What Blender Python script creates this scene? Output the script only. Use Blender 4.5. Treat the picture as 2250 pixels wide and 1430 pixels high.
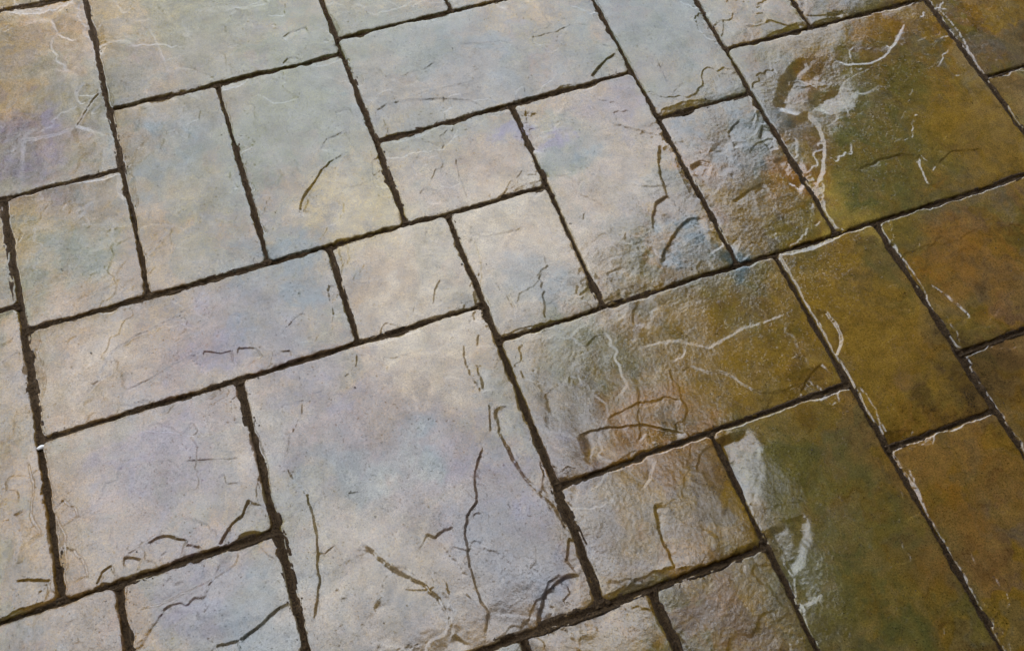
import bpy, math, random
import numpy as np
random.seed(7)
R = math.radians
for o in list(bpy.data.objects): bpy.data.objects.remove(o)
S = bpy.context.scene
COL = S.collection

# ------------------------------------------------------------------ camera
CH = 1.55                                   # camera height above the paving, metres
FPX, PITCH, ROLL, HEAD = 2061.68, R(62.4777), R(4.49995), R(24.0636)   # solved from the joint lines
fw = np.array([0, math.cos(PITCH), -math.sin(PITCH)]); r0 = np.array([1., 0, 0]); u0 = np.cross(r0, fw)
rt = math.cos(ROLL)*r0 + math.sin(ROLL)*u0; up = -math.sin(ROLL)*r0 + math.cos(ROLL)*u0
hc, hs = math.cos(HEAD), math.sin(HEAD)
RZ = np.array([[hc, hs, 0], [-hs, hc, 0], [0, 0, 1]])
fw, rt, up = RZ@fw, RZ@rt, RZ@up
cd = bpy.data.cameras.new('camera'); cam = bpy.data.objects.new('camera', cd); COL.objects.link(cam)
from mathutils import Matrix, Vector
M3 = Matrix(((rt[0], up[0], -fw[0]), (rt[1], up[1], -fw[1]), (rt[2], up[2], -fw[2])))
cam.matrix_world = Matrix.Translation((0, 0, CH)) @ M3.to_4x4()
cd.sensor_width = 36; cd.lens = 36*FPX/2250; cd.clip_start = .02; cd.clip_end = 2000
S.camera = cam
def W(pts):                                  # photograph pixel -> point on the paving plane (metres)
    p = np.asarray(pts, float).reshape(-1, 2)
    d = fw + ((p[:, 0]-1125)/FPX)[:, None]*rt - ((p[:, 1]-715)/FPX)[:, None]*up
    return d[:, :2]*(-CH/d[:, 2])[:, None]

# ------------------------------------------------------------------ sky, sun, exposure
SUN_EL, SUN_AZ = R(36), R(-72)              # direction towards the sun: behind the house
sd = Vector((math.cos(SUN_EL)*math.cos(SUN_AZ), math.cos(SUN_EL)*math.sin(SUN_AZ), math.sin(SUN_EL)))
w = bpy.data.worlds.new('World'); S.world = w; w.use_nodes = True
nt = w.node_tree; N = nt.nodes; L = nt.links; N.clear()
sky = N.new('ShaderNodeTexSky'); sky.sky_type = 'NISHITA'; sky.sun_disc = False
sky.sun_elevation = SUN_EL; sky.sun_rotation = math.pi/2 - SUN_AZ
sky.air_density = .8; sky.dust_density = 3.0; sky.ozone_density = .6; sky.altitude = 100
bg = N.new('ShaderNodeBackground'); bg.inputs[1].default_value = .12
out = N.new('ShaderNodeOutputWorld')
tc = N.new('ShaderNodeTexCoord')
cn = N.new('ShaderNodeTexNoise'); cn.inputs['Scale'].default_value = 2.6; cn.inputs['Detail'].default_value = 6; cn.inputs['Roughness'].default_value = .55
cr = N.new('ShaderNodeValToRGB'); cr.color_ramp.elements[0].position = .36; cr.color_ramp.elements[1].position = .66
mx = N.new('ShaderNodeMix'); mx.data_type = 'RGBA'; mx.inputs['B'].default_value = (6.7, 7.0, 7.5, 1)
ml = N.new('ShaderNodeMath'); ml.operation = 'MULTIPLY_ADD'; ml.inputs[1].default_value = .5; ml.inputs[2].default_value = .36
L.new(tc.outputs['Generated'], cn.inputs['Vector']); L.new(cn.outputs['Fac'], cr.inputs[0]); L.new(cr.outputs['Color'], ml.inputs[0])
L.new(ml.outputs[0], mx.inputs['Factor']); L.new(sky.outputs[0], mx.inputs['A']); L.new(mx.outputs['Result'], bg.inputs[0]); L.new(bg.outputs[0], out.inputs[0])
sl = bpy.data.lights.new('sun', 'SUN'); sl.energy = 2.5; sl.angle = R(.6); sl.color = (1, .93, .84)
so = bpy.data.objects.new('sun', sl); COL.objects.link(so)
so.rotation_euler = (-sd).to_track_quat('-Z', 'Y').to_euler(); so.location = (0, 0, 8)
S.view_settings.view_transform = 'Standard'; S.view_settings.look = 'None'
S.view_settings.gamma = 1; S.view_settings.exposure = 2.45; S.view_settings.use_curve_mapping = False
S.render.resolution_x = 1024; S.render.resolution_y = 650

# ------------------------------------------------------------------ helpers
def tag(o, label=None, cat=None, group=None, kind=None):
    for k, v in (('label', label), ('category', cat), ('group', group), ('kind', kind)):
        if v: o[k] = v
    return o
def mesh_obj(name, verts, faces, mat, parent=None, smooth=False):
    me = bpy.data.meshes.new(name); me.from_pydata([tuple(v) for v in verts], [], faces); me.update()
    if smooth: me.polygons.foreach_set('use_smooth', [True]*len(me.polygons))
    o = bpy.data.objects.new(name, me); COL.objects.link(o)
    if mat: me.materials.append(mat)
    o.parent = parent
    return o
def np_mesh(name, co, quads, mat, parent=None, col=None, rough=None, soil_shade=None):
    me = bpy.data.meshes.new(name)
    n, m = len(co), len(quads)
    me.vertices.add(n); me.vertices.foreach_set('co', co.astype(np.float32).ravel())
    me.loops.add(m*4); me.loops.foreach_set('vertex_index', quads.astype(np.int32).ravel())
    me.polygons.add(m); me.polygons.foreach_set('loop_start', np.arange(0, m*4, 4, dtype=np.int32))
    me.update(calc_edges=True); me.polygons.foreach_set('use_smooth', np.ones(m, bool))
    if col is not None:
        a = me.attributes.new('pigment', 'FLOAT_COLOR', 'POINT')
        a.data.foreach_set('color', np.hstack([col, np.ones((n, 1))]).astype(np.float32).ravel())
    if rough is not None:
        a = me.attributes.new('grit', 'FLOAT', 'POINT'); a.data.foreach_set('value', rough.astype(np.float32))
    if soil_shade is not None:
        a = me.attributes.new('soil_shade', 'FLOAT', 'POINT'); a.data.foreach_set('value', soil_shade.astype(np.float32))
    me.validate()
    o = bpy.data.objects.new(name, me); COL.objects.link(o); me.materials.append(mat); o.parent = parent
    return o
def grid_quads(nx, ny):
    i = np.arange(nx*ny).reshape(ny, nx)
    return np.stack([i[:-1, :-1], i[:-1, 1:], i[1:, 1:], i[1:, :-1]], -1).reshape(-1, 4)
_p = np.random.RandomState(3).permutation(4096); _ang = np.random.RandomState(5).rand(4096)*2*np.pi
_gx, _gy = np.cos(_ang), np.sin(_ang)
def perlin(x, y):
    xi = np.floor(x).astype(np.int64); yi = np.floor(y).astype(np.int64); fx = x-xi; fy = y-yi
    sx = fx*fx*fx*(fx*(fx*6-15)+10); sy = fy*fy*fy*(fy*(fy*6-15)+10)
    def g(a, b, dx, dy):
        h = _p[(_p[a & 4095]+b) & 4095]; return _gx[h]*dx+_gy[h]*dy
    a = g(xi, yi, fx, fy); b = g(xi+1, yi, fx-1, fy); c = g(xi, yi+1, fx, fy-1); d = g(xi+1, yi+1, fx-1, fy-1)
    return ((a+(b-a)*sx)*(1-sy)+(c+(d-c)*sx)*sy)*1.5
def noise(x, y, lam, seed=0, octv=1, gain=.5):
    s = 0; a = 1.
    for k in range(octv):
        f = 2**k/lam; s = s+a*perlin(x*f+seed*17.31+k*5.7, y*f-seed*9.77+k*3.1); a *= gain
    return s
def sstep(a, b, x):
    t = np.clip((x-a)/(b-a), 0, 1); return t*t*(3-2*t)

# ------------------------------------------------------------------ materials
def nodes(m):
    m.use_nodes = True; n = m.node_tree.nodes; n.clear(); return n, m.node_tree.links
def mat_stone():
    m = bpy.data.materials.new('sealed_slate'); n, l = nodes(m)
    o = n.new('ShaderNodeOutputMaterial'); b = n.new('ShaderNodeBsdfPrincipled'); l.new(b.outputs[0], o.inputs[0])
    at = n.new('ShaderNodeAttribute'); at.attribute_name = 'pigment'
    gt = n.new('ShaderNodeAttribute'); gt.attribute_name = 'grit'
    ge = n.new('ShaderNodeNewGeometry')
    def nz(scale, det, rough=.6):
        t = n.new('ShaderNodeTexNoise'); t.inputs['Scale'].default_value = scale; t.inputs['Detail'].default_value = det
        t.inputs['Roughness'].default_value = rough; l.new(ge.outputs['Position'], t.inputs['Vector']); return t
    def mp(src, a0, a1, b0, b1):
        t = n.new('ShaderNodeMapRange'); l.new(src, t.inputs[0])
        for i, v in enumerate((a0, a1, b0, b1)): t.inputs[i+1].default_value = v
        return t
    def mul(a, c, op='MULTIPLY'):
        t = n.new('ShaderNodeMath'); t.operation = op
        for i, v in enumerate((a, c)):
            if isinstance(v, (int, float)): t.inputs[i].default_value = v
            else: l.new(v, t.inputs[i])
        return t
    # mottling at three scales
    n1 = mp(nz(30, 8, .72).outputs['Fac'], .3, .7, .7, 1.35)
    n2 = mp(nz(330, 4, .75).outputs['Fac'], .3, .7, .55, 1.5)
    sp = mp(nz(430, 3, .6).outputs['Fac'], .62, .68, 1.0, .25)       # dark grains
    v = mul(mul(n1.outputs[0], n2.outputs[0]).outputs[0], sp.outputs[0])
    vm = n.new('ShaderNodeVectorMath'); vm.operation = 'SCALE'; l.new(at.outputs['Color'], vm.inputs[0]); l.new(v.outputs[0], vm.inputs['Scale'])
    l.new(vm.outputs[0], b.inputs['Base Color'])
    b.inputs['Roughness'].default_value = .7; b.inputs['Specular IOR Level'].default_value = 0
    # worn and glossy areas of the sealer
    rg = mp(nz(22, 5, .65).outputs['Fac'], .3, .7, .06, .15)
    l.new(rg.outputs[0], b.inputs['Coat Roughness'])
    so_ = n.new('ShaderNodeAttribute'); so_.attribute_name = 'soil_shade'
    pit = mp(nz(210, 3, .6).outputs['Fac'], .63, .69, 1, .12); wear = mp(nz(420, 3, .7).outputs['Fac'], .36, .66, 1, .72); wr2 = mp(nz(13, 9, .74).outputs['Fac'], .40, .66, 1, .72)
    cw = mul(mul(mp(so_.outputs['Fac'], .1, .7, 1, .03).outputs[0], pit.outputs[0]).outputs[0], mul(wear.outputs[0], wr2.outputs[0]).outputs[0])
    l.new(cw.outputs[0], b.inputs['Coat Weight']); b.inputs['Coat IOR'].default_value = 2.05; b.inputs['IOR'].default_value = 1.5
    # fine relief
    f1 = nz(230, 5, .68); f2 = nz(75, 4, .6); f3 = nz(700, 2, .5)
    hgt = mul(mul(f1.outputs['Fac'], .9).outputs[0], mul(f3.outputs['Fac'], .4).outputs[0], 'ADD')
    hgt = mul(hgt.outputs[0], mul(f2.outputs['Fac'], .45).outputs[0], 'ADD')
    gn = mp(nz(290, 3, .6).outputs['Fac'], .60, .74, 0, .9); hgt = mul(hgt.outputs[0], gn.outputs[0], 'ADD')
    bp = n.new('ShaderNodeBump'); bp.inputs['Distance'].default_value = .0006
    st = mul(mul(gt.outputs['Fac'], .6).outputs[0], .17, 'ADD'); l.new(st.outputs[0], bp.inputs['Strength'])
    l.new(hgt.outputs[0], bp.inputs['Height'])
    l.new(bp.outputs[0], b.inputs['Normal']); l.new(bp.outputs[0], b.inputs['Coat Normal'])
    return m
def mat_simple(name, c1, c2, scale, rough=.8, bump=.3, dist=.003, coat=0, det=6, coat_rough=.25, spec=.4):
    m = bpy.data.materials.new(name); n, l = nodes(m)
    o = n.new('ShaderNodeOutputMaterial'); b = n.new('ShaderNodeBsdfPrincipled'); l.new(b.outputs[0], o.inputs[0])
    ge = n.new('ShaderNodeNewGeometry'); t = n.new('ShaderNodeTexNoise'); t.inputs['Scale'].default_value = scale; t.inputs['Detail'].default_value = det; t.inputs['Roughness'].default_value = .65
    l.new(ge.outputs['Position'], t.inputs['Vector'])
    r = n.new('ShaderNodeValToRGB'); r.color_ramp.elements[0].position = .35; r.color_ramp.elements[1].position = .68
    r.color_ramp.elements[0].color = (*c1, 1); r.color_ramp.elements[1].color = (*c2, 1)
    l.new(t.outputs['Fac'], r.inputs[0]); l.new(r.outputs[0], b.inputs['Base Color']); b.inputs['Roughness'].default_value = rough; b.inputs['Specular IOR Level'].default_value = spec
    if coat: b.inputs['Coat Weight'].default_value = coat; b.inputs['Coat Roughness'].default_value = coat_rough
    bp = n.new('ShaderNodeBump'); bp.inputs['Strength'].default_value = bump; bp.inputs['Distance'].default_value = dist
    l.new(t.outputs['Fac'], bp.inputs['Height']); l.new(bp.outputs[0], b.inputs['Normal'])
    return m
STONE = mat_stone()
JOINT = mat_simple('joint_dirt', (.013, .0075, .003), (.095, .056, .024), 330, .85, .9, .004, spec=.2)
BED = mat_simple('dark_bed', (.01, .007, .004), (.03, .02, .012), 60, .9, .5)
GRIT = mat_simple('dark_grit', (.01, .008, .006), (.05, .035, .02), 300, .7)
CRUMB = mat_simple('soil_crumb', (.02, .01, .004), (.09, .05, .018), 200, .85)
PEB = mat_simple('white_pebble', (.5, .47, .42), (.75, .72, .68), 150, .5)
WALLM = mat_simple('dark_render', (.06, .045, .035), (.085, .065, .05), 8, .85, .2)
WOOD = mat_simple('dark_timber', (.03, .018, .01), (.06, .036, .02), 14, .7, .3)
TILE = mat_simple('roof_tile', (.12, .05, .03), (.2, .09, .055), 6, .8, .3)
LAWN = mat_simple('lawn', (.03, .05, .015), (.06, .09, .03), 30, .9, .6, .02)

# ------------------------------------------------------------------ the paving: joint lines read off the photograph
LA = {'A1':[(17,475),(45,717),(80,950),(86,967),(111,1118),(136,1316)],'A2':[(188,0),(242,242),(265,373),(327,648)],'A3':[(478,188),(589,576)],
'A4':[(708,0),(749,124),(829,309),(886,480)],'A5':[(722,544),(784,750)],'A6':[(987,475),(1055,670),(1096,750),(1176,945),(1227,1067),(1324,1326)],
'A7':[(529,836),(550,950),(604,1161),(675,1420)],'A8':[(1124,235),(1200,406),(1327,673)],'A9':[(1306,0),(1385,158),(1448,262),(1500,352),(1619,582)],
'A10':[(1530,0),(1597,111),(1648,201),(1814,473),(1837,512)],'A11':[(1706,562),(1861,844),(1936,955),(1953,987),(2202,1423)],
'A12':[(1926,495),(2104,774),(2222,952)],'A13':[(2037,0),(2163,168),(2250,285)],'A14':[(1567,960),(1681,1195),(1799,1430)],'A15':[(1435,1299),(1489,1430)],'A16':[(257,1286),(282,1430)],'A18':[(1745,0),(1779,57)]}
LB = {'B1':[(0,436),(262,371)],'B2':[(242,242),(473,181),(749,121)],'B3':[(750,84),(990,22),(1102,0)],'B4':[(829,307),(1123,233),(1381,158)],
'B5':[(55,725),(327,650),(589,576),(750,532),(972,477),(1200,406)],'B7':[(93,962),(300,905),(530,836),(750,762),(784,750),(1054,673)],
'B8':[(1101,749),(1331,673),(1500,623),(1617,582),(1837,512),(1980,475),(2250,383)],'B9':[(1450,260),(1644,201)],'B10':[(1599,109),(1779,59),(2017,0)],
'B11':[(2165,168),(2250,143)],'B12':[(0,1368),(138,1323),(262,1282),(604,1165)],'B13':[(1228,1066),(1500,970),(1560,953),(1859,844)],
'B14':[(1049,1430),(1331,1329),(1435,1296),(1500,1267),(1681,1197)],'B15':[(1953,985),(2175,905)],'B16':[(2109,775),(2250,723)]}
LINE = {}                                    # name -> (a, b): x = a + b*y for A lines, y = a + b*x for B lines
for D, ax in ((LA, 0), (LB, 1)):
    for k, v in D.items():
        p = W(v); q = p[:, 1-ax]; s = p[:, ax]
        if len(v) > 2 and np.ptp(q) > .2: b_, a_ = np.polyfit(q, s, 1)
        else: b_, a_ = 0., s.mean()
        b_ = float(np.clip(b_, -.02, .02)); a_ = float((s-b_*q).mean())
        LINE[k] = (a_, b_)
def vline(name, x): LINE[name] = (x, 0.)
vline('A17', W([(985, 10)])[0, 0]); vline('A19', W([(1153, 1413)])[0, 0])
vline('B17', W([(20, 676)])[0, 1]); vline('B18', W([(60, 9)])[0, 1])
X0, X1, Y0, Y1 = -.95, 2.15, -.5, 2.25       # block of surveyed stones, metres
for k, v in (('L', X0), ('Rr', X1), ('Bo', Y0), ('T', Y1)): vline(k, v)
vline('b30', -.02); vline('b33', .12); vline('b28', -.30)
vline('t3', W([(400, 0)])[0, 1]+.22); vline('t6', W([(850, 0)])[0, 1]+.12); vline('t14', W([(1650, 0)])[0, 1]+.25)
vline('x13', 2.15)
def corner(a, b):
    (p, q), (r, s) = LINE[a], LINE[b]
    y = (r+s*p)/(1-s*q); return np.array([p+q*y, y])
GAP = {'A1':.0175,'A2':.012,'A3':.011,'A4':.015,'A5':.011,'A6':.018,'A7':.018,'A8':.012,'A9':.011,'A10':.012,'A11':.012,'A12':.016,'A13':.012,'A14':.010,'A15':.015,'A16':.020,
       'B5':.013,'B4':.013,'B7':.0125,'B12':.013,'B14':.016,'B8':.012,'B1':.009,'B2':.010,'B3':.010}
STONES = [  # left, right, near, far
 ('L','A2','B1','B18'),('A1','A2','B5','B1'),('A2','A4','B2','t3'),('A2','A3','B5','B2'),('A3','A4','B5','B2'),('A4','A17','B3','t6'),('A17','A9','B3','t6'),
 ('A4','A9','B4','B3'),('A4','A8','B5','B4'),('A8','A9','B8','B4'),('A6','A8','B8','B5'),('A9','A10','B9','t14'),('A9','A10','B8','B9'),('A10','A18','B10','t14'),
 ('A18','A13','B10','t14'),('A10','A13','B8','B10'),('A13','x13','B11','t14'),('A13','x13','B8','B11'),('A1','A5','B7','B5'),('A5','A6','B7','B5'),('A1','A7','B12','B7'),
 ('A7','A6','B14','B7'),('A6','A11','B13','B8'),('A11','A12','B15','B8'),('A12','x13','B16','B8'),('A12','x13','b28','B16'),('A6','A14','B14','B13'),('A14','A11','b28','B13'),
 ('A11','A12','b28','B15'),('A15','A14','b28','B14'),('A19','A15','b28','B14'),('A7','A19','b28','B14'),('A16','A7','b28','B12'),('L','A16','b28','B12'),('L','A1','B12','B17'),
 ('L','A1','B17','B1'),('L','A2','B18','T')]
# filler stones round the surveyed block, so the paving runs on past the frame
FILL = [('A2','A4','t3','T'),('A4','A9','t6','T'),('A9','A10','t14','T'),('A10','A13','t14','T'),('A13','x13','t14','T')]
def cell(a): l, r, n, f = a; return np.array([corner(l, n), corner(r, n), corner(r, f), corner(l, f)])
def rect_cell(x0, x1, y0, y1): return np.array([[x0, y0], [x1, y0], [x1, y1], [x0, y1]], float)
rng = random.Random(11)
OUT = []
def course(x0, x1, y0, y1, horizontal=True):
    """courses of stones of uneven length over a rectangle"""
    y = y0
    while y < y1-.05:
        hgt = min(rng.choice((.23, .35, .46)), y1-y)
        if y1-y-hgt < .15: hgt = y1-y
        x = x0
        while x < x1-.05:
            wd = min(rng.choice((.23, .35, .46, .6)), x1-x)
            if x1-x-wd < .15: wd = x1-x
            OUT.append(rect_cell(x, x+wd, y, y+hgt)); x += wd
        y += hgt
BX0, BX1, BY0, BY1 = -2.35, 3.4, -1.3, 3.4
course(BX0, BX1, Y1, BY1); course(BX0, X0, LINE['b28'][0], Y1); course(X1, BX1, LINE['b28'][0], Y1); course(BX0, BX1, BY0, LINE['b28'][0])

# ------------------------------------------------------------------ relief traced from the photograph
# (points in photo pixels, low side as image direction (x right, y down), drop mm, fade mm, cliff width mm)
F = []
def st(pts, low, d, w=30, c=3.0): F.append(('s', W(pts), low, d*.85/1000, w/1000, (c*.6 if c < 9 else c)/1000))
def ck(pts, d=1.2, w=1.8): F.append(('c', W(pts), None, d/1000, w/1000, 0))
def bowl(px, py, rx, d): F.append(('b', W([(px, py)])[0], None, d/1000, rx/1000, 0))
D_, U_, L_, R_ = (0, 1), (0, -1), (-1, 0), (1, 0); RD = (.7, .7); LD = (-.6, .8); LU = (-.7, -.7)
st([(217,197),(190,235),(175,262),(163,278)], RD, 4, 35, 4); st([(163,278),(120,295),(45,305)], D_, 2, 60, 8)
st([(185,180),(165,200),(168,220),(180,230)], R_, 2, 12); st([(325,60),(345,95),(362,138)], R_, 1, 30); st([(390,143),(420,148),(445,157),(470,172)], D_, 1.6, 25)
st([(618,83),(640,70),(673,58)], D_, 2.2, 15); st([(620,145),(630,128),(648,126),(665,132)], D_, 3, 14); st([(505,375),(508,395),(525,412)], L_, 1.2, 15)
st([(540,395),(552,398),(560,417)], D_, 2.5, 15); st([(110,40),(125,75),(160,90)], U_, 1.5, 35)
st([(765,333),(730,350),(705,372),(690,400),(665,430),(657,460),(665,480)], RD, 3.6, 25, 5); st([(770,237),(735,247)], D_, 2, 15); st([(760,287),(715,305),(703,330)], RD, 2.2, 28)
st([(820,245),(850,228),(885,218),(960,214),(1030,218),(1060,232)], D_, 2.6, 55); st([(910,212),(925,202),(1000,185),(1050,175)], D_, .9, 25)
st([(1000,95),(1050,95),(1100,88),(1130,95)], D_, 1, 20); st([(1160,82),(1220,68),(1265,50),(1300,55)], D_, 1.2, 20)
st([(1297,168),(1320,140),(1352,115)], RD, 4.5, 30, 4); st([(1295,72),(1305,90),(1345,103)], D_, 1.4, 20); st([(900,140),(930,150),(955,135)], D_, 1.1, 20)
st([(840,345),(880,345),(905,335),(975,328),(1000,300),(1012,275)], U_, 2, 35, 4); st([(900,302),(955,312),(972,322)], D_, 1.3, 15)
st([(998,345),(1010,390),(1025,430),(1030,442)], R_, 1.6, 18); st([(1200,240),(1206,285),(1197,325),(1185,343)], L_, 6, 60, 30)
st([(1270,205),(1310,240),(1350,272),(1420,290),(1455,300)], LD, 1.8, 50); st([(1447,318),(1447,340),(1447,380),(1455,400),(1465,430),(1440,445),(1433,480),(1435,510)], R_, 5, 35, 7)
st([(1450,580),(1460,550),(1490,500),(1515,480),(1550,478)], RD, 4.5, 45, 8); st([(1280,365),(1280,400),(1265,440)], L_, 1.2, 30)
st([(1330,600),(1370,585),(1400,590)], D_, 1.5, 20); st([(1310,600),(1345,625),(1375,635)], D_, 2, 20)
st([(1040,520),(1058,570),(1060,610),(1052,630)], L_, 2, 28, 6); ck([(1080,610),(1115,650),(1138,688)], 1.4); st([(1050,520),(1090,515),(1150,500)], D_, .9, 25)
st([(968,612),(955,635),(950,670)], R_, 1.7, 16); st([(915,663),(905,685)], R_, 1, 12)
st([(1018,755),(1018,785),(1030,815),(1045,845),(1062,865)], R_, 2.2, 15); st([(1050,735),(1048,760)], R_, 2.4, 12, 5); st([(1045,800),(1055,830),(1063,862)], R_, 2, 12, 5)
st([(1073,885),(1077,930),(1076,950)], R_, 1.5, 14); st([(1085,890),(1095,945),(1120,1000),(1150,1045),(1180,1080)], R_, 4.2, 28, 7); st([(1180,1080),(1215,1110),(1245,1165)], RD, 2.5, 20, 5)
st([(1063,972),(1050,1010),(1041,1050),(1047,1100),(1025,1132),(1020,1170),(1030,1240),(1055,1320),(1072,1345),(1065,1405)], R_, 3, 70, 3.5)
st([(800,1187),(830,1220),(875,1255),(930,1280),(965,1315),(990,1360),(997,1395),(1035,1415)], LD, 4.2, 70, 6)
st([(938,1170),(955,1180),(975,1163),(998,1157)], D_, 2.4, 22); st([(785,775),(780,805),(755,830)], R_, 1.6, 20); st([(840,782),(870,785),(905,775)], D_, 1.6, 18)
st([(655,815),(665,870),(660,910),(635,960),(622,1020)], R_, 1.2, 45); st([(622,1020),(640,1050),(672,1085),(690,1150),(695,1190),(695,1240),(700,1270),(690,1340),(685,1370)], R_, 3.6, 25, 5)
st([(735,1195),(712,1215),(700,1210)], D_, 1.4, 15)
for a in ((790,1040,55,5),(920,985,45,5),(870,1040,-35,3),(760,1120,40,3),(960,1050,40,2.5),(830,960,50,2),(640,1180,60,2)): bowl(a[0], a[1], abs(a[2])*.9, a[3] if a[2] > 0 else -a[3])
st([(1180,1380),(1185,1340),(1200,1300),(1225,1275),(1250,1263),(1275,1262)], RD, 5, 35, 6); st([(1190,1320),(1205,1280),(1230,1258)], RD, 1.5, 15); st([(1250,1180),(1245,1230),(1265,1255)], R_, 3, 15, 4)
ck([(1245,1275),(1255,1300),(1240,1320),(1260,1335)], 1)
st([(160,880),(200,850),(245,770),(300,735),(380,695),(430,660),(440,635)], RD, 1.8, 70, 5); st([(270,860),(330,830),(380,798),(445,770)], D_, 1.6, 40, 4); st([(445,770),(485,775),(510,768)], D_, 3, 30); st([(520,763),(560,762),(578,780)], D_, 2.8, 22)
st([(615,735),(640,705),(668,685)], RD, 1.6, 20); st([(600,780),(615,772),(640,768)], D_, 2, 16); st([(725,620),(718,640),(735,700)], R_, 2.8, 20, 5)
st([(248,495),(245,520),(255,540)], R_, 1.1, 20); st([(380,490),(350,530),(320,565)], RD, 1.4, 30); st([(190,850),(240,820),(245,780)], R_, 1, 25)
st([(275,915),(295,935),(305,948),(370,950),(430,960),(470,955)], U_, 2.2, 40, 5); ck([(380,885),(365,905),(352,908)], 1.2)
st([(545,1095),(530,1130),(500,1160),(478,1200)], RD, 4.4, 30, 4); st([(320,1195),(345,1180),(370,1175),(415,1187)], D_, 3.2, 22, 5); st([(270,1225),(290,1222),(312,1228)], D_, 3.5, 16, 6)
st([(212,1285),(222,1255),(245,1240)], RD, 2.4, 22); st([(135,1195),(165,1210),(190,1240),(195,1270)], LD, 2.6, 35, 5); st([(135,1095),(165,1115),(175,1135)], LD, 2.4, 18, 4); st([(410,1195),(440,1203)], D_, 2.5, 14, 4)
st([(400,1010),(470,1008),(535,1005)], D_, 1.2, 22); st([(490,1040),(500,1060),(535,1062)], D_, 1, 20)
st([(285,1340),(350,1330),(420,1295),(480,1265),(518,1235),(525,1205)], U_, 2.4, 50, 5); st([(635,1320),(600,1345),(560,1380),(525,1405)], RD, 3.4, 30, 4); st([(525,1405),(500,1412),(475,1416)], D_, 2, 20); st([(565,1190),(585,1215),(610,1228)], D_, 1.2, 20)
st([(35,1275),(65,1272),(115,1276)], D_, 3.2, 22, 5); st([(0,800),(20,785),(42,770)], RD, 1.8, 25); st([(25,1130),(45,1180),(30,1240)], R_, 2, 25, 5); st([(60,1010),(75,1060),(70,1130),(95,1180)], L_, 2.5, 25, 6)
st([(1265,955),(1320,940),(1420,930),(1480,945),(1510,950)], D_, 3.4, 60, 4); st([(1330,920),(1400,885),(1470,870),(1500,880)], D_, 2.2, 30, 5)
st([(1400,765),(1480,750),(1560,765),(1600,742),(1640,720),(1700,700),(1735,690)], U_, 1.5, 40, 8)
st([(1760,860),(1770,835),(1805,795)], RD, 2.4, 25)
st([(1790,680),(1815,685),(1840,715),(1852,745),(1845,770),(1835,785)], L_, 4.5, 22, 6); st([(1750,620),(1760,650),(1765,660)], L_, 2, 12, 4)
st([(2042,620),(2080,645),(2110,670),(2138,697)], LD, 2.6, 25, 4)
st([(1990,50),(1975,85),(1945,125),(1910,140),(1865,143),(1830,132)], LU, 1.8, 60, 6)
st([(1760,125),(1735,150),(1712,195),(1700,240)], R_, 6, 45, 24); st([(1800,130),(1850,165),(1880,200),(1870,235),(1820,243),(1775,235)], LU, 5.5, 40, 36)
st([(1782,232),(1800,205),(1850,180),(1860,190)], RD, 4, 22, 20)
st([(1770,240),(1800,270),(1815,320),(1810,380),(1795,410)], L_, 3.4, 40, 8.5)
st([(1885,372),(1930,350),(1980,338),(2020,342)], D_, 2.8, 30); st([(2060,360),(2090,330),(2160,325)], D_, 2.4, 25); st([(2020,338),(2035,350),(2060,366)], LD, 2.2, 20, 4); st([(2020,342),(2025,370),(2040,400),(2080,415)], L_, 2.2, 25, 5)
st([(2007,190),(1995,230),(1980,265)], L_, .5, 14, 3); st([(2065,85),(2065,120),(2100,170)], R_, 1.2, 30)
st([(1640,940),(1665,990),(1668,1050),(1652,1120)], L_, 13, 60, 50)
st([(1775,1135),(1782,1180),(1765,1240),(1740,1270)], L_, 3, 25, 14); st([(1765,1130),(1780,1160)], L_, 2, 18); st([(1720,1150),(1770,1250),(1810,1320)], L_, 5, 40, 22)
st([(1440,1010),(1430,1050),(1415,1075)], L_, 1.8, 22, 4); st([(1250,1115),(1300,1118),(1350,1100)], U_, 1.8, 20, 4); st([(1435,1105),(1445,1160),(1460,1200),(1485,1250)], R_, 3, 18, 6)
st([(1625,263),(1600,290),(1615,325)], R_, 2.4, 20); st([(1675,275),(1670,300),(1690,330),(1712,325)], RD, 4.5, 25, 6); st([(1515,365),(1540,352),(1565,358)], D_, 4.5, 20, 9); st([(1610,440),(1650,415),(1680,400)], D_, 2.4, 25, 7); st([(1700,350),(1730,400),(1760,420)], RD, 4, 35, 10)
ck([(1443,127),(1456,155),(1468,182)], .9, 1.4)
st([(1560,560),(1590,540),(1585,510)], L_, 1.5, 15); st([(1960,105),(1985,60)], L_, 2, 18)
st([(1730,20),(1780,35),(1850,30)], D_, 1.5, 25)

# grainy areas: (x, y, radius px, strength)
GR = [(1380,850,220,.8),(1350,1150,190,.8),(1640,480,160,.8),(1500,560,110,.7),(1580,1330,200,1.),(1750,1200,160,.6),(40,1150,110,.9),(1540,640,200,.8),(1330,640,90,.6),(200,1380,120,.6),(900,1020,170,.5),(1650,330,120,.6),(1360,620,80,.6),(1660,700,160,.6),(1780,220,110,.9),(1640,1030,60,.7),(1850,150,80,.5),(1440,880,120,.5)]
PK = 1.12
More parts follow.
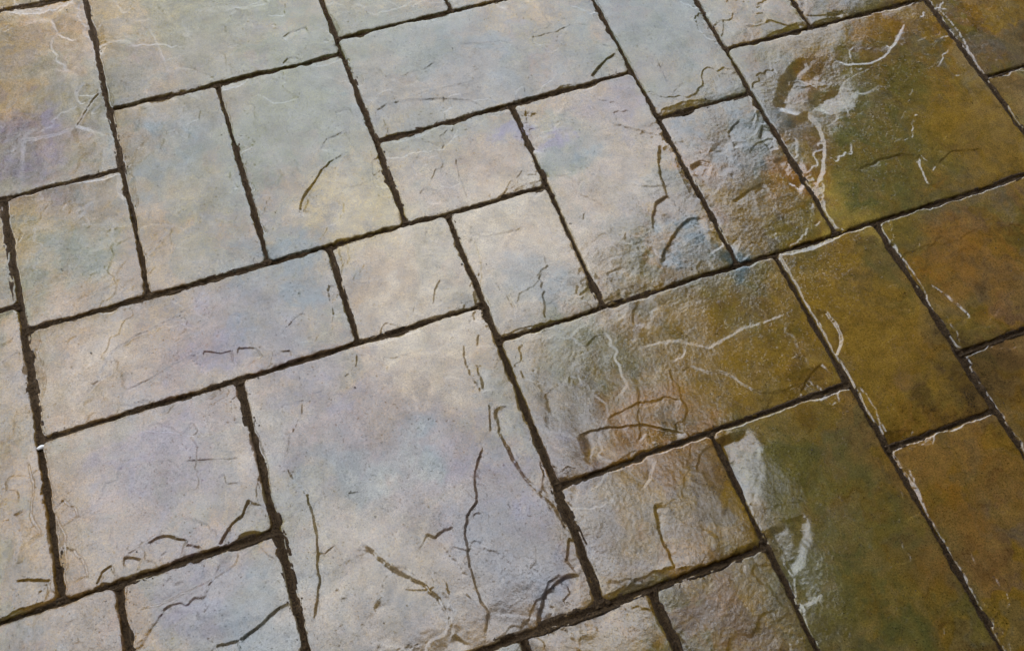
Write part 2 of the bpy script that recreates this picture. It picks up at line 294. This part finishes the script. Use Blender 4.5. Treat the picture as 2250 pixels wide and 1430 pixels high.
# mineral pigments of the slate (linear) and where one of them dominates
OCH, RUS, OLI, UMB, PUR, TAN, YEL, GRY, PNK = map(np.array, ((.165,.094,.012),(.175,.078,.009),(.078,.069,.017),(.055,.032,.009),(.078,.052,.074),(.30,.225,.13),(.29,.20,.035),(.046,.068,.066),(.16,.10,.075)))
PG = [(1835,440,70,YEL,.7),(1815,395,40,YEL,.4),(1890,525,36,YEL,.6),(920,1000,130,PUR,.6),(1130,1180,190,PUR,.65),(790,1050,75,GRY,.95),(915,990,60,GRY,.9),(1130,1240,130,GRY,.4),(860,1100,150,TAN,.35),(1000,580,240,TAN,.5),(900,760,130,TAN,.5),(1180,560,200,TAN,.45),(1300,330,150,TAN,.45),(780,450,120,YEL,.4),(700,180,140,GRY,.7),(600,330,120,GRY,.6),(1430,60,150,GRY,.6),(1240,330,70,GRY,.7),(1180,620,80,GRY,.55),(130,560,70,GRY,.6),(880,60,120,GRY,.5),
 (500,740,140,PUR,.6),(620,620,140,GRY,.5),(600,280,170,OLI,.7),(560,90,220,OLI,.75),(330,330,120,GRY,.5),(130,560,120,OLI,.5),(330,1120,210,PNK,.5),(120,820,170,PNK,.5),(330,900,140,PNK,.4),(700,1330,170,PNK,.45),(400,170,140,PNK,.35),(120,130,140,PNK,.35),(1060,350,90,PNK,.35),(1340,480,90,PNK,.4),(300,620,100,PNK,.35),(60,330,120,PUR,.6),(200,830,120,TAN,.35),(330,1040,120,PUR,.5),(420,1300,110,PUR,.5),(560,1360,130,GRY,.6),(900,330,120,OLI,.35),(1230,270,60,OLI,.6),(1240,380,60,OLI,.6),(820,140,60,RUS,.3),(1000,130,160,GRY,.4),(1450,120,170,OLI,.5),(1180,300,40,PUR,.8),(1350,230,70,PUR,.5),(850,50,150,OLI,.5),
 (1960,270,180,OLI,.6),(1900,400,110,OLI,.7),(2150,300,120,OCH,.7),(1600,660,110,OLI,.6),(1560,790,150,OCH,.8),(1450,930,120,RUS,.7),(1900,700,170,OCH,.8),(2000,560,80,OLI,.6),(2120,560,120,RUS,.6),(1800,1000,170,OLI,.5),(1900,1250,220,OLI,.6),(2100,1050,150,RUS,.5),(2150,850,120,UMB,.7),(1540,350,40,RUS,.8),(1740,380,60,RUS,.8),(1250,700,60,OLI,.6),(1290,790,100,OLI,.5),(1520,550,70,GRY,.7),(1620,300,110,GRY,.5),(560,950,80,TAN,.4),(700,900,130,PUR,.4),(1000,1340,160,TAN,.3),(760,1330,150,TAN,.3)]
WPG = [(W([(a, b)])[0], c, k, s*(.55 if k is PNK else .8 if k is TAN else 1.), np.linalg.norm(W([(a+c, b)])[0]-W([(a, b)])[0])) for a, b, c, k, s in PG]
WGR = [(W([(a, b)])[0], s, np.linalg.norm(W([(a+c, b)])[0]-W([(a, b)])[0])) for a, b, c, s in GR]

def seg_dist(x, y, P):
    """distance to a polyline, unit offset direction and fraction along it"""
    best = np.full(x.shape, 1e9); ox = np.zeros_like(x); oy = np.zeros_like(x); tt = np.zeros_like(x); nx = np.zeros_like(x); ny = np.zeros_like(x)
    sl_ = np.linalg.norm(np.diff(P, axis=0), axis=1); tot = sl_.sum(); acc = 0
    for i in range(len(P)-1):
        a, d = P[i], P[i+1]-P[i]; l2 = d@d+1e-12
        t = np.clip(((x-a[0])*d[0]+(y-a[1])*d[1])/l2, 0, 1)
        ex = x-a[0]-t*d[0]; ey = y-a[1]-t*d[1]; q = ex*ex+ey*ey; m = q < best
        best = np.where(m, q, best); ox = np.where(m, ex, ox); oy = np.where(m, ey, oy); tt = np.where(m, (acc+t*sl_[i])/tot, tt)
        ln = math.sqrt(l2); nx = np.where(m, -d[1]/ln, nx); ny = np.where(m, d[0]/ln, ny); acc += sl_[i]
    return np.sqrt(best), ox*nx+oy*ny, tt, nx, ny
# image right / down as directions on the paving
c0 = W([(1125, 715), (1165, 715), (1125, 755)]); IR = (c0[1]-c0[0])/np.linalg.norm(c0[1]-c0[0]); ID = (c0[2]-c0[0])/np.linalg.norm(c0[2]-c0[0])

def relief(x, y, seed, feats):
    gx = x+.004*noise(x, y, .03, 41, 2)
    gy = y+.004*noise(x, y, .03, 42, 2)
    z = .0014*noise(x, y, .26, 1+seed*.37, 1)+.0009*noise(x, y, .12, 2+seed*.37, 2)+.00026*noise(x, y, .04, 3, 3)
    # slate layers: soft terraces that follow a wandering contour
    for k in range(3):
        t = noise(gx, gy, (.34, .24, .16)[k], 7+k*3.3+seed*.53, 5, .5)
        ep = .012+.55*sstep(-.35, .3, noise(x, y, .17, 33+k+seed, 2))**1.5
        z -= (.0010, .0007, .0004)[k]*sstep(.06, .06+ep, t+(.0, -.05, .03)[k])
    g = np.zeros_like(x)+.25+.22*noise(x, y, .18, 12, 2)
    for c, s, r in WGR:
        g += s*np.exp(-((x-c[0])**2+(y-c[1])**2)/(r*r)*1.4)*(.7+.9*noise(x, y, .07, 14, 2))
    g = np.clip(g, 0, 1.2)
    z += g*(.00016*noise(x, y, .014, 15, 3, .6)+.00022*noise(x, y, .006, 16, 1))
    # traced flakes, ledges and cracks
    wx = x+.0016*noise(x, y, .02, 21, 4, .65); wy = y+.0016*noise(x, y, .02, 22, 4, .65)
    for kind, P, low, d, wd, c in feats:
        if kind == 'b':
            rr = ((wx-P[0])**2+(wy-P[1])**2)/(wd*wd)
            m = rr < 6
            if m.any(): z[m] -= .6*d*np.exp(-rr[m])*(1+.25*noise(x[m], y[m], .04, 23, 2))
            continue
        pad = (wd*3.5+c) if kind == 's' else wd*4
        lo = P.min(0)-pad; hi = P.max(0)+pad
        m = (wx > lo[0]) & (wx < hi[0]) & (wy > lo[1]) & (wy < hi[1])
        if not m.any(): continue
        dist, s, t, nx, ny = seg_dist(wx[m], wy[m], P)
        if kind == 'c':
            z[m] -= d*np.exp(-(dist/wd)**2)*np.clip(np.minimum(t, 1-t)*6, 0, 1); continue
        lw = IR*low[0]+ID*low[1]
        sg = np.sign((nx*lw[0]+ny*lw[1]) + 1e-9)
        # one sign for the whole line keeps it from flipping where it turns
        dd = np.diff(P, axis=0); nn = np.stack([-dd[:, 1], dd[:, 0]], 1).sum(0); sg = 1. if nn@lw > 0 else -1.
        s = s*sg; end = sstep(-.01, .1, t)*sstep(-.01, .1, 1-t)
        s = np.where((t <= 0) | (t >= 1), np.where(s > 0, dist, -dist), s)
        ln_ = np.linalg.norm(np.diff(P, axis=0), axis=1).sum(); b1 = noise(t*ln_, t*0+P[0, 0]*31, .045, 27, 3, .6)
        cc = c*(np.clip(1+1.2*b1, .4, 2.2) if c < .008 else 1); k_ = 1+np.clip(.05+.9*b1, -.8, .7)*np.exp(-np.abs(s)/.005)
        rec = np.exp(-np.clip(s-cc, 0, None)/wd); rec = rec*(1+.05*noise(x[m], y[m], .02, 28, 3)*(s > 0))
        z[m] -= d*end*k_*np.where(s > -.3*cc, sstep(-.3*cc, cc, s)*rec, 0)
    return z, g
def pigment(x, y, seed):
    qx = x+.05*noise(x, y, .09, 48, 4, .6); qy = y+.05*noise(x, y, .09, 49, 4, .6)
    k1 = noise(qx, qy, .30, 51+seed*.21, 4, .6); k2 = noise(qx, qy, .19, 52+seed*.31, 4, .6); k3 = noise(qx, qy, .10, 53, 5, .65); k4 = noise(qx, qy, .26, 54+seed*.4, 4, .6)
    c = OCH[None, :]*np.ones((len(x), 1))
    def mixc(c, k, a): a = np.clip(a, 0, 1)[:, None]; return c*(1-a)+k[None, :]*a
    c = mixc(c, OLI, sstep(-.1, .35, k1)*.6); c = mixc(c, RUS, sstep(.05, .4, k2)*.45); c = mixc(c, UMB, sstep(.08, .5, k3)*.55)
    c = mixc(c, PUR, sstep(.12, .5, k4)*.2); c = mixc(c, TAN, sstep(.12, .5, -k4)*.15); c = mixc(c, GRY, sstep(.2, .5, -k2)*.2)
    c = c*(1+.35*k3[:, None])
    # thin rusty veins
    v = np.exp(-(noise(qx, qy, .4, 57+seed, 3)/.012)**2)*sstep(.0, .3, k2); c = mixc(c, RUS*.7, v*.5)
    wx = x+.06*noise(x, y, .11, 61, 5, .62); wy = y+.06*noise(x, y, .11, 62, 5, .62)
    for p, _, k, s, r in WPG:
        q = ((wx-p[0])**2+(wy-p[1])**2)/(r*r)
        m = q < 4
        if m.any(): c[m] = mixc(c[m], k, s*sstep(0, 1, np.exp(-q[m]*1.0)*1.25)*(1+.6*k3[m]))
    return c*PK
DROP = .012
TILT = {12: (-.5, -.3), 9: (-.4, -.2), 22: (.55, .2), 26: (-.45, -.2), 30: (-.5, -.3), 23: (.3, .1), 27: (.2, .1), 10: (-.3, -.2), 15: (.2, 0), 29: (-.7, -.3)}
def make_stone(q, gaps, res, idx, parent, hi=True):
    """q: four corners near-left, near-right, far-right, far-left; gaps: half joint on left, right, near, far"""
    a, b, c, d = q
    wid = (np.linalg.norm(b-a)+np.linalg.norm(c-d))/2; dep = (np.linalg.norm(d-a)+np.linalg.norm(c-b))/2
    def axis(n, ln, g0, g1):
        core = np.linspace(0, 1, n)
        if hi:
            k = np.array([0, .0012, .0028])/ln; core = np.concatenate([k, np.linspace(.0045/ln, 1-.0045/ln, n), 1-k[::-1]])
        return core
    sx = axis(max(6, int(wid/res)), wid, 0, 0); sy = axis(max(6, int(dep/res)), dep, 0, 0)
    S_, T_ = np.meshgrid(sx, sy); S_ = S_.ravel(); T_ = T_.ravel()
    gl, gr, gn, gf = gaps
    s2 = gl/wid+S_*(1-(gl+gr)/wid); t2 = gn/dep+T_*(1-(gn+gf)/dep)
    P = ((1-s2)*(1-t2))[:, None]*a+(s2*(1-t2))[:, None]*b+(s2*t2)[:, None]*c+((1-s2)*t2)[:, None]*d
    x, y = P[:, 0].copy(), P[:, 1].copy()
    el, er, en, ef = S_*wid, (1-S_)*wid, T_*dep, (1-T_)*dep
    # ragged outline: each side wanders in and out on its own, corners rounded
    rag = lambda sd_: .0024*noise(x, y, .09, 71+sd_+idx, 2)+.0010*noise(x, y, .014, 75+sd_+idx, 3, .65)
    fall = lambda e: np.exp(-e/.012)
    x = x+fall(el)*rag(0)-fall(er)*rag(1); y = y+fall(en)*rag(2)-fall(ef)*rag(3)
    cr_ = .006
    ex = np.minimum(el, er); ey = np.minimum(en, ef)
    e = np.minimum(ex, ey)
    near = (ex < cr_*2) & (ey < cr_*2)
    e = np.where(near, np.minimum(e, np.maximum(0, cr_*2-np.sqrt((cr_*2-np.minimum(ex, cr_*2))**2+(cr_*2-np.minimum(ey, cr_*2))**2))), e)
    def inside(p):
        return all((q[(i+1) % 4]-q[i])[0]*(p-q[i])[1]-(q[(i+1) % 4]-q[i])[1]*(p-q[i])[0] > 0 for i in range(4))
    feats = [f for f in F if hi and inside(f[1] if f[0] == 'b' else f[1][len(f[1])//2] if len(f[1]) > 2 else f[1].mean(0))]
    z, g = relief(x, y, idx % 9, feats)
    tr = np.random.RandomState(200+idx); ta = TILT.get(idx, tr.uniform(-.3, .3, 2)); pc = q.mean(0); pp = np.stack([x, y], 1)-pc
    z = z-math.tan(R(ta[0]))*(pp@IR)-math.tan(R(ta[1]))*(pp@ID)+tr.uniform(-.001, .001)
    # flakes split off along the edges, sloping down to the joint
    al, be = S_*wid, T_*dep
    for _ in range(2+int((wid+dep)/.22) if hi else 0):
        sd_ = tr.choice(4, p=(.28, .28, .26, .18)); ln_ = dep if sd_ < 2 else wid
        cc_, ra, rb = tr.uniform(0, ln_), .018+.06*tr.rand()**1.5, .008+.026*tr.rand()
        u_ = ((be if sd_ < 2 else al)-cc_)/ra; v_ = (el, er, en, ef)[sd_]/rb
        m_ = (np.abs(u_) < 1.5) & (v_ < 1.5)
        if not m_.any(): continue
        r_ = np.sqrt(u_[m_]**2+v_[m_]**2)+.16*noise(x[m_], y[m_], .025, 35+_, 3, .6)
        z[m_] -= tr.uniform(.0003, .0011)*(1-sstep(.92, 1.0, r_))+tr.uniform(.0006, .0028)*np.clip(1-r_, 0, 1)
    # rounded, chipped arris
    sh = .0042*(1+.9*noise(x, y, .05, 81+idx, 2)+.6*noise(x, y, .016, 85, 2)+5*np.clip(noise(x, y, .06, 87+idx, 2)-.35, 0, .6)); sh = np.clip(sh, .0018, .022)
    k = np.clip(1-e/sh, 0, 1); z = z-DROP*.75*k**2.2-.0012*np.exp(-e/.018)
    z = np.where(e <= 1e-6, -.022, z)
    co = np.stack([x, y, z], 1)
    col = pigment(x, y, idx % 7)
    # soil worked into the arris, also painting the dark reflection on camera-facing slopes
    dirt_shade = np.exp(-np.clip(e-.0005, 0, None)/(.0016+.002*(en < .03)))*(1+1.3*noise(x, y, .02, 91, 2)+.8*noise(x, y, .006, 92, 2))
    dirt_shade = np.where((el < .02) & (el < en), dirt_shade*.55, dirt_shade); dirt_shade = np.clip(dirt_shade, 0, 1)[:, None]
    col = col*(1-dirt_shade*.75)+np.array([.03, .016, .006])*dirt_shade*.75
    return np_mesh('paving_stone', co, grid_quads(len(sx), len(sy)), STONE, parent, col, g, dirt_shade[:, 0])

PV = mesh_obj('pavement', [(-9, -9, -.03), (9, -9, -.03), (9, 9, -.03), (-9, 9, -.03)], [(0, 1, 2, 3)], BED)
tag(PV, 'sealed slate paving of uneven rectangular stones with dark joints', 'pavement', kind='structure')
SLAB = {15: 'large brown slab with a pale ringed hollow in its upper left corner', 21: 'largest pale slab with long dark cracks and two bluish hollows', 22: 'wide slab turning from silvery grey to golden brown', 27: 'long olive brown slab with a white scalloped chip at its corner'}
HG = lambda n: GAP.get(n, .0105)*(.19 if n[0] == 'A' else .13)
for i, s_ in enumerate(STONES):
    o = make_stone(cell(s_), [HG(s_[0]), HG(s_[1]), HG(s_[2]), HG(s_[3])], .0018, i, PV)
    if i in SLAB: o['label'] = SLAB[i]
for i, s_ in enumerate(FILL):
    make_stone(cell(s_), [HG(k) for k in s_], .008, 40+i, PV, False)
for i, q in enumerate(OUT):
    make_stone(q, [.0055]*4, .014, 50+i, PV, False)

# joint filling: one ragged strip of soil along each joint
def strip(p0, p1, width, idx, res=.003):
    ln = np.linalg.norm(p1-p0); n = max(4, int(ln/res)); m = 9
    t = np.linspace(0, 1, n); s = np.linspace(-.5, .5, m)*width*1.25
    T, Sg = np.meshgrid(t, s); T = T.ravel(); Sg = Sg.ravel()
    d = (p1-p0)/ln; nn = np.array([-d[1], d[0]])
    P = p0+T[:, None]*(p1-p0)+Sg[:, None]*nn
    along = T*ln; q = Sg/width
    z = -.0062-.0026*np.cos(q*2*np.pi*1.3+1.2*noise(along, along*0+idx, .12, 111+idx))+.0028*noise(along, Sg*3+idx, .02, 101+idx, 3, .6)+.0015*noise(along, Sg*9+idx*3, .06, 107+idx, 2)
    z = np.clip(z, -.02, -.002)
    o = np_mesh('joint_filling', np.stack([P[:, 0], P[:, 1], z], 1), grid_quads(n, m), JOINT, PV)
ext = {}
for s_ in STONES+FILL:
    q = cell(s_)
    for k, (i0, i1) in zip(s_, ((0, 3), (1, 2), (0, 1), (3, 2))):
        ax = 1 if k in (s_[0], s_[1]) else 0
        lo, hi = sorted((q[i0][ax], q[i1][ax])); ext.setdefault((k, ax), []).append((lo, hi))
idx = 0
for (k, ax), iv in ext.items():
    iv.sort(); runs = [list(iv[0])]
    for lo, hi in iv[1:]:
        if lo <= runs[-1][1]+.03: runs[-1][1] = max(runs[-1][1], hi)
        else: runs.append([lo, hi])
    a_, b_ = LINE[k]
    for lo, hi in runs:
        p0, p1 = ((np.array([a_+b_*lo, lo]), np.array([a_+b_*hi, hi])) if ax == 1 else (np.array([lo, a_+b_*lo]), np.array([hi, a_+b_*hi])))
        strip(p0, p1, GAP.get(k, .0105)+.004, idx); idx += 1

# crumbs of soil along the joints and grit on the stones: far too many to count
def crumbs(name, pts, sizes, mat, parent):
    V = []; Fc = []
    oct_ = np.array([(1, 0, 0), (0, 1, 0), (-1, 0, 0), (0, -1, 0), (0, 0, 1), (0, 0, -1)], float)
    tri = [(0, 1, 4), (1, 2, 4), (2, 3, 4), (3, 0, 4), (1, 0, 5), (2, 1, 5), (3, 2, 5), (0, 3, 5)]
    rs = np.random.RandomState(9)
    for (x, y, z), s in zip(pts, sizes):
        v = oct_*s*(.6+.8*rs.rand(6, 1))*np.array([1, 1, .7]); a = rs.rand()*6.28; ca, sa = math.cos(a), math.sin(a)
        v = np.stack([v[:, 0]*ca-v[:, 1]*sa, v[:, 0]*sa+v[:, 1]*ca, v[:, 2]], 1)+(x, y, z)
        b0 = len(V); V += [tuple(k) for k in v]; Fc += [(b0+i, b0+j, b0+l) for i, j, l in tri]
    return mesh_obj(name, V, Fc, mat, parent)
rs = np.random.RandomState(4); cp = []; cs = []
for (k, ax), iv in ext.items():
    a_, b_ = LINE[k]; g = GAP.get(k, .0105)
    for lo, hi in iv:
        for _ in range(int((hi-lo)*150)):
            t = lo+(hi-lo)*rs.rand(); off = rs.randn()*g*.33
            x, y = (a_+b_*t+off, t) if ax == 1 else (t, a_+b_*t+off)
            s = .0007+.0014*rs.rand()**2
            cp.append((x, y, -.006 if abs(off) < g*.45 else -.002)); cs.append(s)
tag(crumbs('soil_crumbs', cp, cs, CRUMB, PV), kind='stuff')

gp = []; gs = []
for _ in range(420):
    x, y = rs.rand()*2.9-.8, rs.rand()*2.2-.2; gp.append((x, y, .0008)); gs.append(.0006+.0016*rs.rand()**4)
tag(crumbs('grit', gp, gs, GRIT, PV), kind='stuff')
# ------------------------------------------------------------------ the small things lying on the paving
def pebble(px, py, r, z, mat, label, cat, name, flat=.6, seed=1):
    rs = np.random.RandomState(seed); p = W([(px, py)])[0]; V = []; Fc = []; n, m = 10, 7
    for j in range(m):
        th = math.pi*j/(m-1)
        for i in range(n):
            ph = 2*math.pi*i/n; k = r*(1+.18*math.sin(2*ph+seed)+.1*math.cos(3*ph+th*2))
            V.append((p[0]+k*1.25*math.sin(th)*math.cos(ph), p[1]+k*.85*math.sin(th)*math.sin(ph), z+r*flat*math.cos(th)))
    for j in range(m-1):
        for i in range(n): Fc.append((j*n+i, (j+1)*n+i, (j+1)*n+(i+1) % n, j*n+(i+1) % n))
    return tag(mesh_obj(name, V, Fc, mat, None, True), label, cat)
pebble(88, 981, .0055, -.004, PEB, 'tiny white pebble lodged in the wide dark joint near the left edge', 'pebble', 'pebble')

# ------------------------------------------------------------------ the house whose eaves the sealed stones mirror on the right
H = 2.7; K = 1+H/CH
Q = W([(1200, 850)])[0]*K; Q2 = W([(1870, 0)])[0]*K
e1 = (Q2-Q)/np.linalg.norm(Q2-Q); e2 = np.array([e1[1], -e1[0]])       # e2 points back towards the house
e1b = np.array([1., 0]); e2 = np.array([0, -1.])
J = np.array([Q[0]+.66, .48])                                             # inner corner of the eaves
HS = bpy.data.objects.new('house', None); COL.objects.link(HS); HS.location = (0, 0, 0)
tag(HS, 'dark rendered house with deep tiled eaves standing beside the paving', 'house')
def prism(name, poly, z0, z1, mat, par=None):
    n = len(poly); V = [(p[0], p[1], z0) for p in poly]+[(p[0], p[1], z1) for p in poly]
    Fc = [tuple(range(n))[::-1], tuple(range(n, 2*n))]+[(i, (i+1) % n, n+(i+1) % n, n+i) for i in range(n)]
    return mesh_obj(name, V, Fc, mat, par or HS)
FAR = 9.0
eave = [Q, J, J-e1b*7, J-e1b*7+e2*FAR, J+e1b*FAR+e2*FAR, Q+e1*FAR]
prism('soffit', eave, H, H+.05, WOOD); prism('fascia_roof_edge', eave, H+.053, H+.2, TILE)
ov = .75
def inset(p, a, b): return p+e1b*a+e2*b
wall = [inset(Q, 1.25, .5), inset(J, 1.0, 1.3), inset(J-e1b*7, ov, 1.3), inset(J-e1b*7, ov, FAR-ov), inset(J+e1b*FAR, -ov, FAR-ov), inset(Q+e1*FAR, -ov, 1.2)]
prism('wall', wall, -.03, H-.003, WALLM)
c = inset(Q, 5, 5)
rv = [(p[0], p[1], H+.203) for p in eave]+[(*(inset(Q, 4.5, 3.5)), H+2.4), (*(inset(J, -3, 4.5)), H+2.4), (*(inset(Q, 4.5, 7.5)), H+2.4)]
mesh_obj('roof', rv, [(0, 6, 5), (0, 1, 6), (1, 7, 6), (1, 2, 7), (2, 3, 7), (3, 4, 8), (3, 8, 7), (4, 5, 8), (5, 6, 8), (6, 7, 8)], TILE, HS)

gr = mesh_obj('ground', [(-600, -600, -.06), (600, -600, -.06), (600, 600, -.06), (-600, 600, -.06)], [(0, 1, 2, 3)], LAWN)
tag(gr, 'flat green lawn surrounding the paving', 'ground', kind='structure')

# ------------------------------------------------------------------ unseen trees added to dim the sky mirrored in the stones at the left
LEAF = mat_simple('leaf', (.03, .055, .012), (.08, .12, .03), 3, .6); BARK = mat_simple('bark', (.04, .03, .02), (.1, .075, .05), 20, .9, .8, .02)
def added_tree(x, y, hc_, rad, seed, label):
    rs = np.random.RandomState(seed); T = bpy.data.objects.new('added_tree', None); COL.objects.link(T); T.location = (x, y, -.06); tag(T, label, 'added_tree', 'unseen trees added to dim the mirrored sky')
    V = []; Fc = []
    def limb(p0, p1, r0_, r1_):
        p0 = np.array(p0); p1 = np.array(p1); d = (p1-p0)/np.linalg.norm(p1-p0); a = np.cross(d, (.3, .9, .1)); a /= np.linalg.norm(a); b = np.cross(d, a); n = 8; b0 = len(V)
        for k in range(5):
            t = k/4; c_ = p0+(p1-p0)*t+.06*math.sin(t*5+seed)*a*t; rr = r0_+(r1_-r0_)*t
            for i in range(n): V.append(tuple(c_+rr*(math.cos(6.283*i/n)*a+math.sin(6.283*i/n)*b)))
        for k in range(4):
            for i in range(n): Fc.append((b0+k*n+i, b0+k*n+(i+1) % n, b0+(k+1)*n+(i+1) % n, b0+(k+1)*n+i))
    limb((0, 0, 0), (0, 0, hc_), .2, .1); tips = []
    for k in range(16):
        a = rs.rand()*6.28; el = rs.rand()*1.3-.2; q = np.array((math.cos(a)*math.cos(el), math.sin(a)*math.cos(el), math.sin(el)))*rad*(.5+.4*rs.rand())+(0, 0, hc_)
        limb((0, 0, hc_-.9+rs.rand()*.8), q, .07, .02); tips.append(q)
    mesh_obj('trunk', V, Fc, BARK, T, True)
    V2 = []; F2 = []
    for k in range(2600):
        c_ = tips[rs.randint(len(tips))]+rs.randn(3)*rad*.4; a = rs.randn(3); a /= np.linalg.norm(a); b = np.cross(a, rs.randn(3)); b /= np.linalg.norm(b); l_ = .07+.06*rs.rand(); b0 = len(V2)
        for q in (c_-a*l_, c_+b*l_*.45, c_+a*l_, c_-b*l_*.45): V2.append(tuple(q))
        F2.append((b0, b0+1, b0+2, b0+3))
    mesh_obj('crown', V2, F2, LEAF, T)
added_tree(-2.6, 6.8, 3.8, 2.2, 3, 'unseen leafy tree beyond the far side of the paving')
added_tree(-4.6, 3.3, 4.1, 2.0, 8, 'unseen leafy tree beyond the left side of the paving')
